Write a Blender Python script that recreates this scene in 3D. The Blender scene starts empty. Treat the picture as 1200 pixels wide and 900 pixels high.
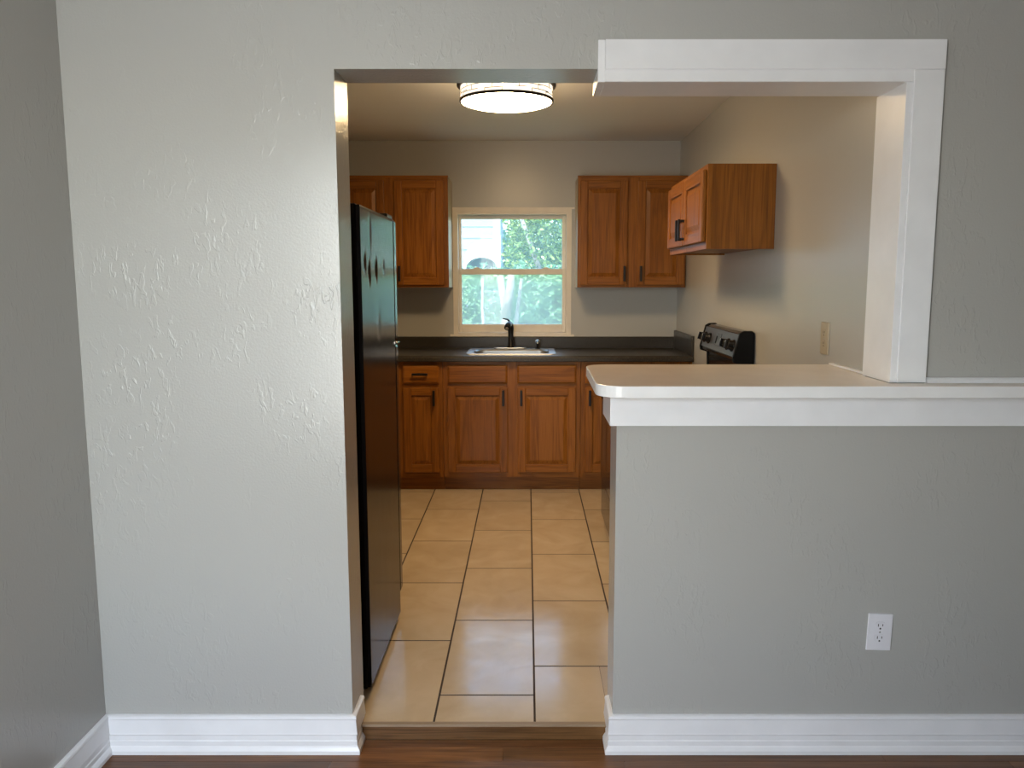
import bpy, bmesh, math, random
from mathutils import Vector, Matrix
R = random.Random(7)
SC = bpy.context.scene
COL = SC.collection
PI = math.pi

# ------------------------------------------------------------------ materials
def new_mat(name):
    m = bpy.data.materials.new(name); m.use_nodes = True
    nt = m.node_tree
    for n in list(nt.nodes): nt.nodes.remove(n)
    out = nt.nodes.new('ShaderNodeOutputMaterial')
    return m, nt, out
def nd(nt, kind, **kw):
    n = nt.nodes.new(kind)
    for k, v in kw.items():
        if k in n.inputs: n.inputs[k].default_value = v
        else: setattr(n, k, v)
    return n
def principled(nt, out, color=(.8,.8,.8), rough=.5, metal=0., spec=.5, coat=0.):
    b = nt.nodes.new('ShaderNodeBsdfPrincipled')
    b.inputs['Base Color'].default_value = (*color, 1)
    b.inputs['Roughness'].default_value = rough
    b.inputs['Metallic'].default_value = metal
    b.inputs['Specular IOR Level'].default_value = spec
    b.inputs['Coat Weight'].default_value = coat
    nt.links.new(b.outputs[0], out.inputs[0])
    return b
def ramp(nt, stops):
    r = nt.nodes.new('ShaderNodeValToRGB')
    e = r.color_ramp.elements
    while len(e) < len(stops): e.new(.5)
    for i, (p, c) in enumerate(stops):
        e[i].position = p; e[i].color = (*c, 1) if len(c) == 3 else c
    return r
def coords(nt, scale=(1,1,1), randomize=False):
    tc = nt.nodes.new('ShaderNodeTexCoord')
    mp = nt.nodes.new('ShaderNodeMapping'); mp.inputs['Scale'].default_value = scale
    nt.links.new(tc.outputs['Object'], mp.inputs['Vector'])
    if randomize:
        oi = nt.nodes.new('ShaderNodeObjectInfo')
        mu = nt.nodes.new('ShaderNodeMath'); mu.operation = 'MULTIPLY'; mu.inputs[1].default_value = 37.
        nt.links.new(oi.outputs['Random'], mu.inputs[0])
        nt.links.new(mu.outputs[0], mp.inputs['Location'])
    return mp

def plain(name, color, rough=.5, metal=0., spec=.5, vary=.06, bump=0., bscale=60., coat=0.):
    """a procedural material: base colour mottled a little by noise, optional fine bump"""
    m, nt, out = new_mat(name)
    b = principled(nt, out, color, rough, metal, spec, coat)
    mp = coords(nt)
    n = nd(nt, 'ShaderNodeTexNoise', Scale=9., Detail=3.)
    nt.links.new(mp.outputs[0], n.inputs['Vector'])
    lo = tuple(c*(1-vary) for c in color); hi = tuple(min(1, c*(1+vary)) for c in color)
    r = ramp(nt, [(.3, lo), (.7, hi)])
    nt.links.new(n.outputs[0], r.inputs[0]); nt.links.new(r.outputs[0], b.inputs['Base Color'])
    if bump:
        n2 = nd(nt, 'ShaderNodeTexNoise', Scale=bscale, Detail=2.)
        nt.links.new(mp.outputs[0], n2.inputs['Vector'])
        bp = nd(nt, 'ShaderNodeBump', Strength=bump, Distance=.002)
        nt.links.new(n2.outputs[0], bp.inputs['Height']); nt.links.new(bp.outputs[0], b.inputs['Normal'])
    return m

def wall_paint(name, color, rough, knock, peel, spec=.5):
    m, nt, out = new_mat(name)
    b = principled(nt, out, color, rough, 0, spec)
    mp = coords(nt)
    mq = nt.nodes.new('ShaderNodeMapping'); mq.inputs['Rotation'].default_value = (0, .75, 0); mq.inputs['Scale'].default_value = (1., 1., .45)
    n1 = nd(nt, 'ShaderNodeTexNoise', Scale=52., Detail=2., Distortion=.7)
    n2 = nd(nt, 'ShaderNodeTexNoise', Scale=5., Detail=2.)
    n3 = nd(nt, 'ShaderNodeTexNoise', Scale=150., Detail=2.)
    nt.links.new(mp.outputs[0], mq.inputs[0]); nt.links.new(mq.outputs[0], n1.inputs['Vector'])
    for n in (n2, n3): nt.links.new(mp.outputs[0], n.inputs['Vector'])
    r1 = ramp(nt, [(.55, (0,0,0)), (.62, (1,1,1)), (.75, (.8,.8,.8))])
    nt.links.new(n1.outputs[0], r1.inputs[0])
    r2 = ramp(nt, [(.44, (0,0,0)), (.64, (1,1,1))])
    nt.links.new(n2.outputs[0], r2.inputs[0])
    mu = nd(nt, 'ShaderNodeMath', operation='MULTIPLY')
    nt.links.new(r1.outputs[0], mu.inputs[0]); nt.links.new(r2.outputs[0], mu.inputs[1])
    b1 = nd(nt, 'ShaderNodeBump', Strength=knock, Distance=.0022)
    nt.links.new(mu.outputs[0], b1.inputs['Height'])
    b2 = nd(nt, 'ShaderNodeBump', Strength=peel, Distance=.0012)
    nt.links.new(n3.outputs[0], b2.inputs['Height']); nt.links.new(b1.outputs[0], b2.inputs['Normal'])
    nt.links.new(b2.outputs[0], b.inputs['Normal'])
    return m

def wood(name, axis, cols, rough=.42, coat=.10, across=9., along=.55, island=False, bump=.10):
    """grain running along one axis of the part"""
    m, nt, out = new_mat(name)
    b = principled(nt, out, cols[1], rough, 0, .22, coat)
    b.inputs['Coat Roughness'].default_value = .25
    sc = [across]*3; sc['xyz'.index(axis)] = along
    mp = coords(nt, tuple(sc), True)
    n1 = nd(nt, 'ShaderNodeTexNoise', Scale=1.6, Detail=6., Distortion=.9)
    nt.links.new(mp.outputs[0], n1.inputs['Vector'])
    wv = nd(nt, 'ShaderNodeMath', operation='MULTIPLY'); wv.inputs[1].default_value = 34.
    nt.links.new(n1.outputs[0], wv.inputs[0])
    sn = nd(nt, 'ShaderNodeMath', operation='SINE'); nt.links.new(wv.outputs[0], sn.inputs[0])
    sc2 = [240.]*3; sc2['xyz'.index(axis)] = 6.
    mp2 = coords(nt, tuple(sc2), True)
    n2 = nd(nt, 'ShaderNodeTexNoise', Scale=1., Detail=3.)
    nt.links.new(mp2.outputs[0], n2.inputs['Vector'])
    ma = nd(nt, 'ShaderNodeMath', operation='MULTIPLY_ADD'); ma.inputs[1].default_value = .10; ma.inputs[2].default_value = .22
    nt.links.new(sn.outputs[0], ma.inputs[0])
    ad = nd(nt, 'ShaderNodeMath', operation='MULTIPLY_ADD'); ad.inputs[1].default_value = .62
    nt.links.new(n2.outputs[0], ad.inputs[0]); nt.links.new(ma.outputs[0], ad.inputs[2])
    r = ramp(nt, [(.25, cols[0]), (.52, cols[1]), (.78, cols[2])])
    nt.links.new(ad.outputs[0], r.inputs[0])
    src = r.outputs[0]
    hs = nt.nodes.new('ShaderNodeHueSaturation')
    rnd = nt.nodes.new('ShaderNodeNewGeometry').outputs['Random Per Island'] if island else nt.nodes.new('ShaderNodeObjectInfo').outputs['Random']
    mr = nd(nt, 'ShaderNodeMapRange'); mr.inputs[3].default_value = .90 if not island else .75; mr.inputs[4].default_value = 1.12 if not island else 1.15
    nt.links.new(rnd, mr.inputs[0]); nt.links.new(mr.outputs[0], hs.inputs['Value'])
    nt.links.new(src, hs.inputs['Color']); nt.links.new(hs.outputs[0], b.inputs['Base Color'])
    bp = nd(nt, 'ShaderNodeBump', Strength=bump, Distance=.001)
    nt.links.new(ad.outputs[0], bp.inputs['Height']); nt.links.new(bp.outputs[0], b.inputs['Normal'])
    return m

def tile_mat():
    m, nt, out = new_mat('beige_tile')
    b = principled(nt, out, (.5,.36,.2), .3, 0, .65)
    mp = coords(nt)
    geo = nt.nodes.new('ShaderNodeNewGeometry')
    n = nd(nt, 'ShaderNodeTexNoise', Scale=5., Detail=7., Distortion=1.2); n.noise_dimensions = '4D'
    mu = nd(nt, 'ShaderNodeMath', operation='MULTIPLY'); mu.inputs[1].default_value = 50.
    nt.links.new(geo.outputs['Random Per Island'], mu.inputs[0]); nt.links.new(mu.outputs[0], n.inputs['W'])
    nt.links.new(mp.outputs[0], n.inputs['Vector'])
    r = ramp(nt, [(.3, (.55,.42,.27)), (.55, (.61,.475,.315)), (.75, (.66,.525,.36))])
    nt.links.new(n.outputs[0], r.inputs[0])
    hs = nt.nodes.new('ShaderNodeHueSaturation')
    mr = nd(nt, 'ShaderNodeMapRange'); mr.inputs[3].default_value = .93; mr.inputs[4].default_value = 1.07
    nt.links.new(geo.outputs['Random Per Island'], mr.inputs[0]); nt.links.new(mr.outputs[0], hs.inputs['Value'])
    nt.links.new(r.outputs[0], hs.inputs['Color']); nt.links.new(hs.outputs[0], b.inputs['Base Color'])
    n2 = nd(nt, 'ShaderNodeTexNoise', Scale=9., Detail=2., Distortion=1.)
    nt.links.new(mp.outputs[0], n2.inputs['Vector'])
    rr = ramp(nt, [(.3, (.10,.10,.10)), (.7, (.17,.17,.17))])
    nt.links.new(n2.outputs[0], rr.inputs[0]); nt.links.new(rr.outputs[0], b.inputs['Roughness'])
    bp = nd(nt, 'ShaderNodeBump', Strength=.06, Distance=.004)
    nt.links.new(n2.outputs[0], bp.inputs['Height']); nt.links.new(bp.outputs[0], b.inputs['Normal'])
    return m

def laminate_mat():
    m, nt, out = new_mat('charcoal_laminate')
    b = principled(nt, out, (.03,.028,.025), .30, 0, .35)
    mp = coords(nt)
    n = nd(nt, 'ShaderNodeTexNoise', Scale=260., Detail=2.)
    nt.links.new(mp.outputs[0], n.inputs['Vector'])
    r = ramp(nt, [(.38, (.018,.015,.012)), (.58, (.05,.042,.033)), (.75, (.12,.10,.075))])
    nt.links.new(n.outputs[0], r.inputs[0]); nt.links.new(r.outputs[0], b.inputs['Base Color'])
    return m

def fridge_mat():
    m, nt, out = new_mat('black_pebbled_enamel')
    b = principled(nt, out, (.006,.005,.005), .17, 0, .13)
    mp = coords(nt)
    n = nd(nt, 'ShaderNodeTexNoise', Scale=300., Detail=1.)
    n2 = nd(nt, 'ShaderNodeTexNoise', Scale=5., Detail=2., Distortion=.5)
    sm = nd(nt, 'ShaderNodeMapping'); sm.inputs['Scale'].default_value = (1,1,.35)
    nt.links.new(mp.outputs[0], sm.inputs[0])
    nt.links.new(mp.outputs[0], n.inputs['Vector']); nt.links.new(sm.outputs[0], n2.inputs['Vector'])
    b1 = nd(nt, 'ShaderNodeBump', Strength=.12, Distance=.0004)
    b2 = nd(nt, 'ShaderNodeBump', Strength=.10, Distance=.010)
    nt.links.new(n2.outputs[0], b2.inputs['Height'])
    nt.links.new(n.outputs[0], b1.inputs['Height']); nt.links.new(b2.outputs[0], b1.inputs['Normal'])
    nt.links.new(b1.outputs[0], b.inputs['Normal'])
    return m

def glow(name, color, strength):
    m, nt, out = new_mat(name)
    b = principled(nt, out, (.9,.88,.82), .4)
    b.inputs['Emission Color'].default_value = (*color, 1); b.inputs['Emission Strength'].default_value = strength
    mp = coords(nt)
    n = nd(nt, 'ShaderNodeTexNoise', Scale=14., Detail=2.); nt.links.new(mp.outputs[0], n.inputs['Vector'])
    r = ramp(nt, [(.3, tuple(c*.95 for c in color)), (.7, color)])
    nt.links.new(n.outputs[0], r.inputs[0]); nt.links.new(r.outputs[0], b.inputs['Emission Color'])
    return m

def shade_mat():
    """lit frosted drum: glows itself and lets part of the bulb's light straight through"""
    m, nt, out = new_mat('lit_shade')
    tr = nt.nodes.new('ShaderNodeBsdfTransparent'); em = nt.nodes.new('ShaderNodeEmission')
    mp = coords(nt); n = nd(nt, 'ShaderNodeTexNoise', Scale=14., Detail=2.); nt.links.new(mp.outputs[0], n.inputs['Vector'])
    r = ramp(nt, [(.3, (1., .86, .66)), (.7, (1., .90, .72))])
    nt.links.new(n.outputs[0], r.inputs[0]); nt.links.new(r.outputs[0], em.inputs[0]); em.inputs[1].default_value = 1.6
    mx = nt.nodes.new('ShaderNodeMixShader'); mx.inputs[0].default_value = .6
    nt.links.new(tr.outputs[0], mx.inputs[1]); nt.links.new(em.outputs[0], mx.inputs[2]); nt.links.new(mx.outputs[0], out.inputs[0])
    return m

def glass_mat(name, tint, veil, veil_col):
    """thin window glass with a film of dust (or an insect screen) on it"""
    m, nt, out = new_mat(name)
    tr = nd(nt, 'ShaderNodeBsdfTransparent'); tr.inputs[0].default_value = (*tint, 1)
    df = nd(nt, 'ShaderNodeBsdfTranslucent'); df.inputs[0].default_value = (*veil_col, 1)
    gl = nd(nt, 'ShaderNodeBsdfGlossy', Roughness=.02)
    mp = coords(nt)
    n = nd(nt, 'ShaderNodeTexNoise', Scale=3., Detail=3.); nt.links.new(mp.outputs[0], n.inputs['Vector'])
    mr = nd(nt, 'ShaderNodeMapRange'); mr.inputs[1].default_value = .3; mr.inputs[2].default_value = .7
    mr.inputs[3].default_value = veil*.88; mr.inputs[4].default_value = veil*1.12
    nt.links.new(n.outputs[0], mr.inputs[0])
    m1 = nt.nodes.new('ShaderNodeMixShader'); m2 = nt.nodes.new('ShaderNodeMixShader')
    nt.links.new(mr.outputs[0], m1.inputs[0]); nt.links.new(tr.outputs[0], m1.inputs[1]); nt.links.new(df.outputs[0], m1.inputs[2])
    m2.inputs[0].default_value = .015
    nt.links.new(m1.outputs[0], m2.inputs[1]); nt.links.new(gl.outputs[0], m2.inputs[2])
    nt.links.new(m2.outputs[0], out.inputs[0])
    return m

def leaf_mat(name, a, b_, c):
    m, nt, out = new_mat(name)
    b = principled(nt, out, b_, .45)
    geo = nt.nodes.new('ShaderNodeNewGeometry')
    r = ramp(nt, [(0., a), (.55, b_), (1., c)])
    nt.links.new(geo.outputs['Random Per Island'], r.inputs[0])
    nt.links.new(r.outputs[0], b.inputs['Base Color'])
    tl = nt.nodes.new('ShaderNodeBsdfTranslucent'); nt.links.new(r.outputs[0], tl.inputs[0])
    mx = nt.nodes.new('ShaderNodeMixShader'); mx.inputs[0].default_value = .35
    nt.links.new(b.outputs[0], mx.inputs[1]); nt.links.new(tl.outputs[0], mx.inputs[2]); nt.links.new(mx.outputs[0], out.inputs[0])
    return m

OAKC = [(.135,.040,.0048), (.245,.082,.0090), (.33,.120,.016)]
OX, OY, OZ = (wood('oak_grain_'+a, a, OAKC) for a in 'xyz')
OAK = [OZ, OX, OY]
WALLC = (.445,.437,.408)
M = dict(
    wall=wall_paint('grey_textured_paint', WALLC, .23, .34, .34),
    wallk=wall_paint('grey_satin_paint', (.47,.455,.42), .29, .05, .20),
    ceil=wall_paint('ceiling_paint', (.86,.84,.79), .6, .02, .15),
    white=plain('white_semigloss_paint', (.86,.86,.87), .30, vary=.03, bump=.08, bscale=45),
    cream=plain('cream_window_vinyl', (.82,.74,.63), .40, vary=.05),
    counterw=plain('cream_laminate', (.84,.74,.62), .24, spec=.4, vary=.03),
    edgew=plain('white_edge_band', (.88,.87,.86), .30, vary=.03),
    tile=tile_mat(), grout=plain('brown_grout', (.05,.032,.022), .9, vary=.2),
    plank=wood('heart_pine_planks', 'x', [(.06,.021,.007), (.15,.060,.020), (.23,.098,.035)], rough=.30, coat=.3, across=7., along=.5, island=True),
    riser=wood('oak_riser', 'x', [(.05,.022,.008), (.11,.052,.018), (.17,.085,.032)], rough=.35),
    strip=plain('tan_edge_strip', (.30,.21,.13), .4),
    lam=laminate_mat(), fridge=fridge_mat(),
    blackgloss=plain('black_gloss', (.012,.011,.011), .12, vary=.1),
    blackdull=plain('black_plastic', (.014,.013,.013), .45, vary=.1),
    blackflat=plain('black_enamel', (.006,.006,.006), .5, spec=.15, vary=.1),
    bronze=plain('dark_bronze', (.010,.007,.006), .42, .3, vary=.2),
    steel=plain('stainless_steel', (.50,.49,.47), .36, 1., vary=.05),
    chrome=plain('chrome', (.75,.74,.72), .10, 1., vary=.03),
    panel=plain('pewter_panel', (.085,.08,.078), .32, .4, vary=.06),
    ovenglass=plain('dark_oven_glass', (.010,.008,.008), .06, vary=.1),
    tan=plain('tan_side_laminate', (.44,.33,.20), .4, vary=.08),
    outlet=plain('white_plastic', (.78,.77,.80), .30, vary=.02),
    almond=plain('almond_plastic', (.45,.37,.25), .35, vary=.03),
    slot=plain('dark_slot', (.02,.02,.02), .6, vary=.1),
    shade=shade_mat(), diffuser=glow('lit_diffuser', (1.,.70,.36), 50.),
    seam=plain('shade_seam', (.25,.22,.18), .6),
    glass=glass_mat('dusty_glass', (.88,.97,.98), .22, (.80,.95,.97)),
    screen=glass_mat('screened_glass', (.93,.98,.95), .36, (.93,1.,.92)),
    clear=glass_mat('clear_glass', (.97,.98,.98), .02, (.8,.8,.8)),
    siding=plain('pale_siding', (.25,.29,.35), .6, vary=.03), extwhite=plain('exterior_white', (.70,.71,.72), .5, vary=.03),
    roof=plain('shingle', (.16,.15,.14), .9, vary=.25, bump=.4, bscale=30),
    bark=plain('pale_bark', (.30,.28,.24), .85, vary=.35, bump=.6, bscale=35),
    grass=plain('lawn', (.10,.20,.05), .9, vary=.4, bump=.6, bscale=60),
    leafa=leaf_mat('leaf_bright', (.05,.13,.03), (.16,.30,.07), (.50,.62,.20)),
    leafb=leaf_mat('leaf_teal', (.03,.12,.09), (.07,.24,.17), (.25,.46,.34)),
    leafc=leaf_mat('leaf_hedge', (.08,.20,.10), (.16,.36,.18), (.36,.56,.28)),
    ext=plain('exterior_stucco', (.6,.58,.54), .8),
)

# ------------------------------------------------------------------ mesh builder
class MB:
    def __init__(s): s.bm = bmesh.new()
    def _add(s, tmp, mat=0, fn=None, smooth=False):
        vm = {}
        for v in tmp.verts: vm[v] = s.bm.verts.new(fn(v.co) if fn else v.co)
        for f in tmp.faces:
            try:
                g = s.bm.faces.new([vm[v] for v in f.verts]); g.material_index = mat; g.smooth = smooth or f.smooth
            except ValueError: pass
        tmp.free(); return s
    def box(s, x0, x1, y0, y1, z0, z1, bev=0., mat=0, fn=None, seg=2):
        t = bmesh.new()
        bmesh.ops.create_cube(t, size=1)
        for v in t.verts:
            v.co = Vector((x0+(v.co.x+.5)*(x1-x0), y0+(v.co.y+.5)*(y1-y0), z0+(v.co.z+.5)*(z1-z0)))
        if bev: bmesh.ops.bevel(t, geom=list(t.edges), offset=bev, segments=seg, profile=.5, affect='EDGES')
        return s._add(t, mat, fn)
    def sheet(s, x0, x1, y, z0, z1):
        s.bm.faces.new([s.bm.verts.new(p) for p in ((x0, y, z0), (x1, y, z0), (x1, y, z1), (x0, y, z1))]); return s
    def prism(s, pts, axis, a, b, mat=0, bev=0., fn=None):
        """polygon in the two other axes (in xyz order), extruded along axis from a to b"""
        t = bmesh.new()
        def P(p, h):
            if axis == 'x': return (h, p[0], p[1])
            if axis == 'y': return (p[0], h, p[1])
            return (p[0], p[1], h)
        lo = [t.verts.new(P(p, a)) for p in pts]; hi = [t.verts.new(P(p, b)) for p in pts]
        t.faces.new(lo[::-1]); t.faces.new(hi)
        n = len(pts)
        for i in range(n): t.faces.new([lo[i], lo[(i+1) % n], hi[(i+1) % n], hi[i]])
        bmesh.ops.recalc_face_normals(t, faces=t.faces)
        if bev: bmesh.ops.bevel(t, geom=list(t.edges), offset=bev, segments=2, profile=.5, affect='EDGES')
        return s._add(t, mat, fn)
    def lathe(s, prof, center, axis='z', n=48, mat=0, fn=None):
        """prof: (radius, height) pairs along axis"""
        t = bmesh.new(); rings = []
        for r, h in prof:
            if r < 1e-6: rings.append([t.verts.new((0, 0, h))])
            else: rings.append([t.verts.new((r*math.cos(2*PI*k/n), r*math.sin(2*PI*k/n), h)) for k in range(n)])
        for A, B in zip(rings, rings[1:]):
            for k in range(n):
                k2 = (k+1) % n
                if len(A) == 1 and len(B) == 1: continue
                if len(A) == 1: f = t.faces.new([A[0], B[k], B[k2]])
                elif len(B) == 1: f = t.faces.new([A[k], A[k2], B[0]])
                else: f = t.faces.new([A[k], A[k2], B[k2], B[k]])
                f.smooth = True
        bmesh.ops.recalc_face_normals(t, faces=t.faces)
        c = Vector(center)
        def g(co):
            if axis == 'x': co = Vector((co.z, co.x, co.y))
            elif axis == 'y': co = Vector((co.x, co.z, co.y))
            co = co + c
            return fn(co) if fn else co
        return s._add(t, mat, g)
    def tube(s, pts, rad, n=10, mat=0, cap=True):
        pts = [Vector(p) for p in pts]
        rads = rad if isinstance(rad, (list, tuple)) else [rad]*len(pts)
        t = bmesh.new(); rings = []; prev = None
        for i, p in enumerate(pts):
            d = (pts[min(i+1, len(pts)-1)]-pts[max(i-1, 0)]).normalized()
            if prev is None:
                u = d.orthogonal().normalized()
            else:
                u = (prev-d*prev.dot(d)).normalized()
            prev = u; w = d.cross(u)
            rings.append([t.verts.new(p+(u*math.cos(2*PI*k/n)+w*math.sin(2*PI*k/n))*rads[i]) for k in range(n)])
        for A, B in zip(rings, rings[1:]):
            for k in range(n):
                f = t.faces.new([A[k], A[(k+1) % n], B[(k+1) % n], B[k]]); f.smooth = True
        if cap: t.faces.new(rings[0][::-1]); t.faces.new(rings[-1])
        bmesh.ops.recalc_face_normals(t, faces=t.faces)
        return s._add(t, mat)
    def sweep(s, path, prof, mat=0):
        """profile (offset to the right of the path, z) carried along a plan path with mitred corners"""
        t = bmesh.new(); P = [Vector(p) for p in path]; rings = []
        for i, p in enumerate(P):
            d0 = (P[i]-P[i-1]).normalized() if i else None
            d1 = (P[i+1]-P[i]).normalized() if i < len(P)-1 else None
            n0 = Vector((d0.y, -d0.x)) if d0 else None; n1 = Vector((d1.y, -d1.x)) if d1 else None
            if n0 and n1: m = (n0+n1); m = m/(m.dot(n0))
            else: m = n0 or n1
            rings.append([t.verts.new((p.x+m.x*o, p.y+m.y*o, z)) for o, z in prof])
        k = len(prof)
        for A, B in zip(rings, rings[1:]):
            for j in range(k): t.faces.new([A[j], A[(j+1) % k], B[(j+1) % k], B[j]])
        t.faces.new(rings[0][::-1]); t.faces.new(rings[-1])
        bmesh.ops.recalc_face_normals(t, faces=t.faces)
        return s._add(t, mat)
    def build(s, name, mats, parent=None, loc=None):
        me = bpy.data.meshes.new(name)
        if not isinstance(mats, (list, tuple)): mats = [mats]
        for m in mats: me.materials.append(m)
        bmesh.ops.recalc_face_normals(s.bm, faces=s.bm.faces)
        o = bpy.data.objects.new(name, me); COL.objects.link(o)
        off = None
        if parent is not None:
            o.parent = parent
            off = world_loc(parent)
        elif loc is not None:
            o.location = loc; off = Vector(loc)
        if off is not None: bmesh.ops.translate(s.bm, verts=s.bm.verts, vec=-off)
        s.bm.to_mesh(me); s.bm.free()
        return o
def world_loc(o):
    v = Vector((0, 0, 0))
    while o is not None: v += o.location; o = o.parent
    return v
def thing(name, loc, label, cat, group=None, kind=None):
    o = bpy.data.objects.new(name, None); COL.objects.link(o); o.location = loc
    o.empty_display_size = .1
    return tag(o, label, cat, group, kind)
def tag(o, label=None, cat=None, group=None, kind=None):
    if label: o['label'] = label
    if cat: o['category'] = cat
    if group: o['group'] = group
    if kind: o['kind'] = kind
    return o
def struct(o, label=None):
    o['kind'] = 'structure'
    if label: o['label'] = label
    return o

# ------------------------------------------------------------------ room dimensions
YF, YFB = 2.36, 2.525          # front wall: living-room face, kitchen face
YB = 5.905                     # kitchen back wall
XL, XJ, XH, XP = -1.305, -.541, .264, 1.06   # left wall, left jamb, half-wall end, post jamb
XR = 1.085                     # kitchen right wall
ZO, ZC, ZF = 1.99, 2.38, -.05  # door head, kitchen ceiling, living-room floor
XRR, YBK, ZC2 = 3.6, -.36, 2.52

# walls -------------------------------------------------------------
m = MB()
m.prism([(XL-.15, ZF), (XJ, ZF), (XJ, ZO), (XP, ZO), (XP, 1.07), (XH, 1.07), (XH, ZF), (XRR+.12, ZF), (XRR+.12, ZC2), (XL-.15, ZC2)], 'y', YF, YFB)
struct(m.build('wall_front', M['wall']), 'grey textured wall with the kitchen doorway and pass-through')
struct(MB().box(XL-.12, XL, YBK-.1, YF, ZF, ZC2).build('wall_left', M['wall']))
struct(MB().box(XRR, XRR+.12, YBK-.1, YF, ZF, ZC2).build('wall_right', M['wall']))
WBX = (-1.26, -.36, .45, 2.1)     # window behind the camera
m = MB()
m.box(XL, WBX[0], YBK-.12, YBK, ZF, ZC2); m.box(WBX[1], XRR, YBK-.12, YBK, ZF, ZC2)
m.box(WBX[0], WBX[1], YBK-.12, YBK, ZF, WBX[2]); m.box(WBX[0], WBX[1], YBK-.12, YBK, WBX[3], ZC2)
struct(m.build('wall_behind', M['wall']))
struct(MB().box(XL-.15, -1.29, YFB, YB, -.1, ZC+.1).build('wall_kitchen_left', M['wallk']))
struct(MB().box(XR, XR+.15, YFB, YB+.15, -.1, ZC+.1).build('wall_kitchen_right', M['wallk']), 'satin grey kitchen side wall')
# back wall with the window hole
HX0, HX1, HZ0, HZ1 = -.515, .296, 1.012, 1.886
m = MB()
m.box(-1.44, HX0, YB, YB+.15, -.1, ZC+.1); m.box(HX1, XR, YB, YB+.15, -.1, ZC+.1)
m.box(HX0, HX1, YB, YB+.15, -.1, HZ0); m.box(HX0, HX1, YB, YB+.15, HZ1, ZC+.1)
struct(m.build('wall_back', M['wallk']), 'grey kitchen wall with the sink window')
struct(MB().box(-1.44, XR+.15, YFB, YB+.15, ZC, ZC+.12).build('ceiling', M['ceil']))
struct(MB().box(XL-.15, XRR+.15, YBK-.15, YFB, ZC2, ZC2+.1).build('ceiling', M['ceil']))

# kitchen tile floor: 12 x 24 inch tiles, one column offset from the next
m = MB()
YS = 2.437
m.box(-1.29, XH, YS, YFB, -.06, -.0008, mat=1); m.box(-1.29, XR, YFB, YB, -.06, -.0008, mat=1)
cw, rl, g = .3237, .6125, .0034
x0s = .0238
offs = {0: 4.655, -1: 4.447, -2: 4.256, -3: 4.665, 1: 4.243, 2: 4.45, 3: 4.65, -4: 4.45, -5: 4.25}
for c in range(-5, 4):
    a, b_ = x0s+c*cw, x0s+(c+1)*cw
    a2, b2 = max(a+g, -1.289), min(b_-g, XR-.001)
    if b2-a2 < .01: continue
    y = offs.get(c, 4.4)-12*rl
    while y < YB:
        y0, y1 = max(y+g*1.25, YS+.002), min(y+rl-g*1.25, YB-.002)
        if y1-y0 > .01:
            for (p0, p1, q0, q1) in ([(a2, b2, y0, y1)] if y0 >= YFB or b2 < XH else [(a2, min(b2, XH-.001), y0, y1)] + ([(max(a2, XH), b2, YFB+.001, y1)] if y1 > YFB+.02 else [])):
                if p1-p0 > .01: m.box(p0, p1, q0, q1, -.02, 0, bev=.0006, seg=1)
        y += rl
struct(m.build('floor', [M['tile'], M['grout']]), 'beige rectangular kitchen floor tiles with dark grout')
# living-room plank floor
m = MB(); y = YBK; w = .072
while y < YS-.02:
    x = XL-R.uniform(0, .9)
    y1 = min(y+w-.0008, YS-.017)
    while x < XRR:
        L = R.uniform(.7, 1.5); m.box(max(x, XL), min(x+L-.0008, XRR), y, y1, ZF-.02, ZF, bev=.0006, seg=1) if x+L > XL+.01 else None
        x += L
    y += w
m.box(XL, XRR, YBK, YS-.017, ZF-.04, ZF-.003)
struct(m.build('floor', M['plank']), 'reddish brown plank floor in front of the kitchen step')
# step riser
struct(MB().box(XJ+.002, XH-.002, YS-.016, YS, ZF, -.006, bev=.001).build('trim_1', M['riser']), 'oak riser board under the tile edge')
struct(MB().box(XJ+.002, XH-.002, YS-.018, YS+.0015, -.006, .0015, bev=.001).build('trim_2', M['strip']), 'thin tan strip along the tile edge')

# baseboards
bz = ZF
prof = [(0, bz), (.024, bz), (.024, bz+.012), (.019, bz+.022), (.0155, bz+.026), (.0155, bz+.040), (.013, bz+.043), (.013, bz+.058),
        (.0165, bz+.062), (.0155, bz+.068), (.012, bz+.108), (.0145, bz+.112), (.013, bz+.119), (.006, bz+.122), (0, bz+.122)]
struct(MB().sweep([(XL, YF), (XJ, YF), (XJ, 2.475)], prof).build('baseboard_front', M['white']), 'white baseboard left of the doorway')
struct(MB().sweep([(XH, 2.475), (XH, YF), (XRR, YF)], prof).build('baseboard_front', M['white']), 'white baseboard under the half wall')
struct(MB().sweep([(XL, YBK), (XL, YF-.002)], prof).build('baseboard_left', M['white']))

# pass-through trim: boxed header and post casing
m = MB()
m.box(.2165, 1.16, 2.352, YFB+.005, 1.953, 1.972, bev=.001)             # soffit board
m.box(.197, .216, 2.352, YFB+.005, 1.953, 2.066, bev=.001)             # end board
m.box(.2165, 1.163, 2.345, YF+.002, 1.986, 2.066, bev=.0015)           # face board
m.box(.216, 1.082, 2.349, YF+.002, 1.954, 1.9865, bev=.001)
m.box(.217, XP, YF, YFB, 1.972, ZO)
struct(m.build('trim_3', M['white']), 'white boxed header trim over the pass-through')
m = MB()
m.box(XP-.002, XP+.017, 2.349, YFB+.02, 1.1075, 1.953, bev=.001)       # jamb board
m.box(XP+.0175, 1.162, 2.345, YF+.002, 1.1075, 1.9855, bev=.0015)      # face board
struct(m.build('trim_4', M['white']), 'white post casing standing on the bar top')

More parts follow.
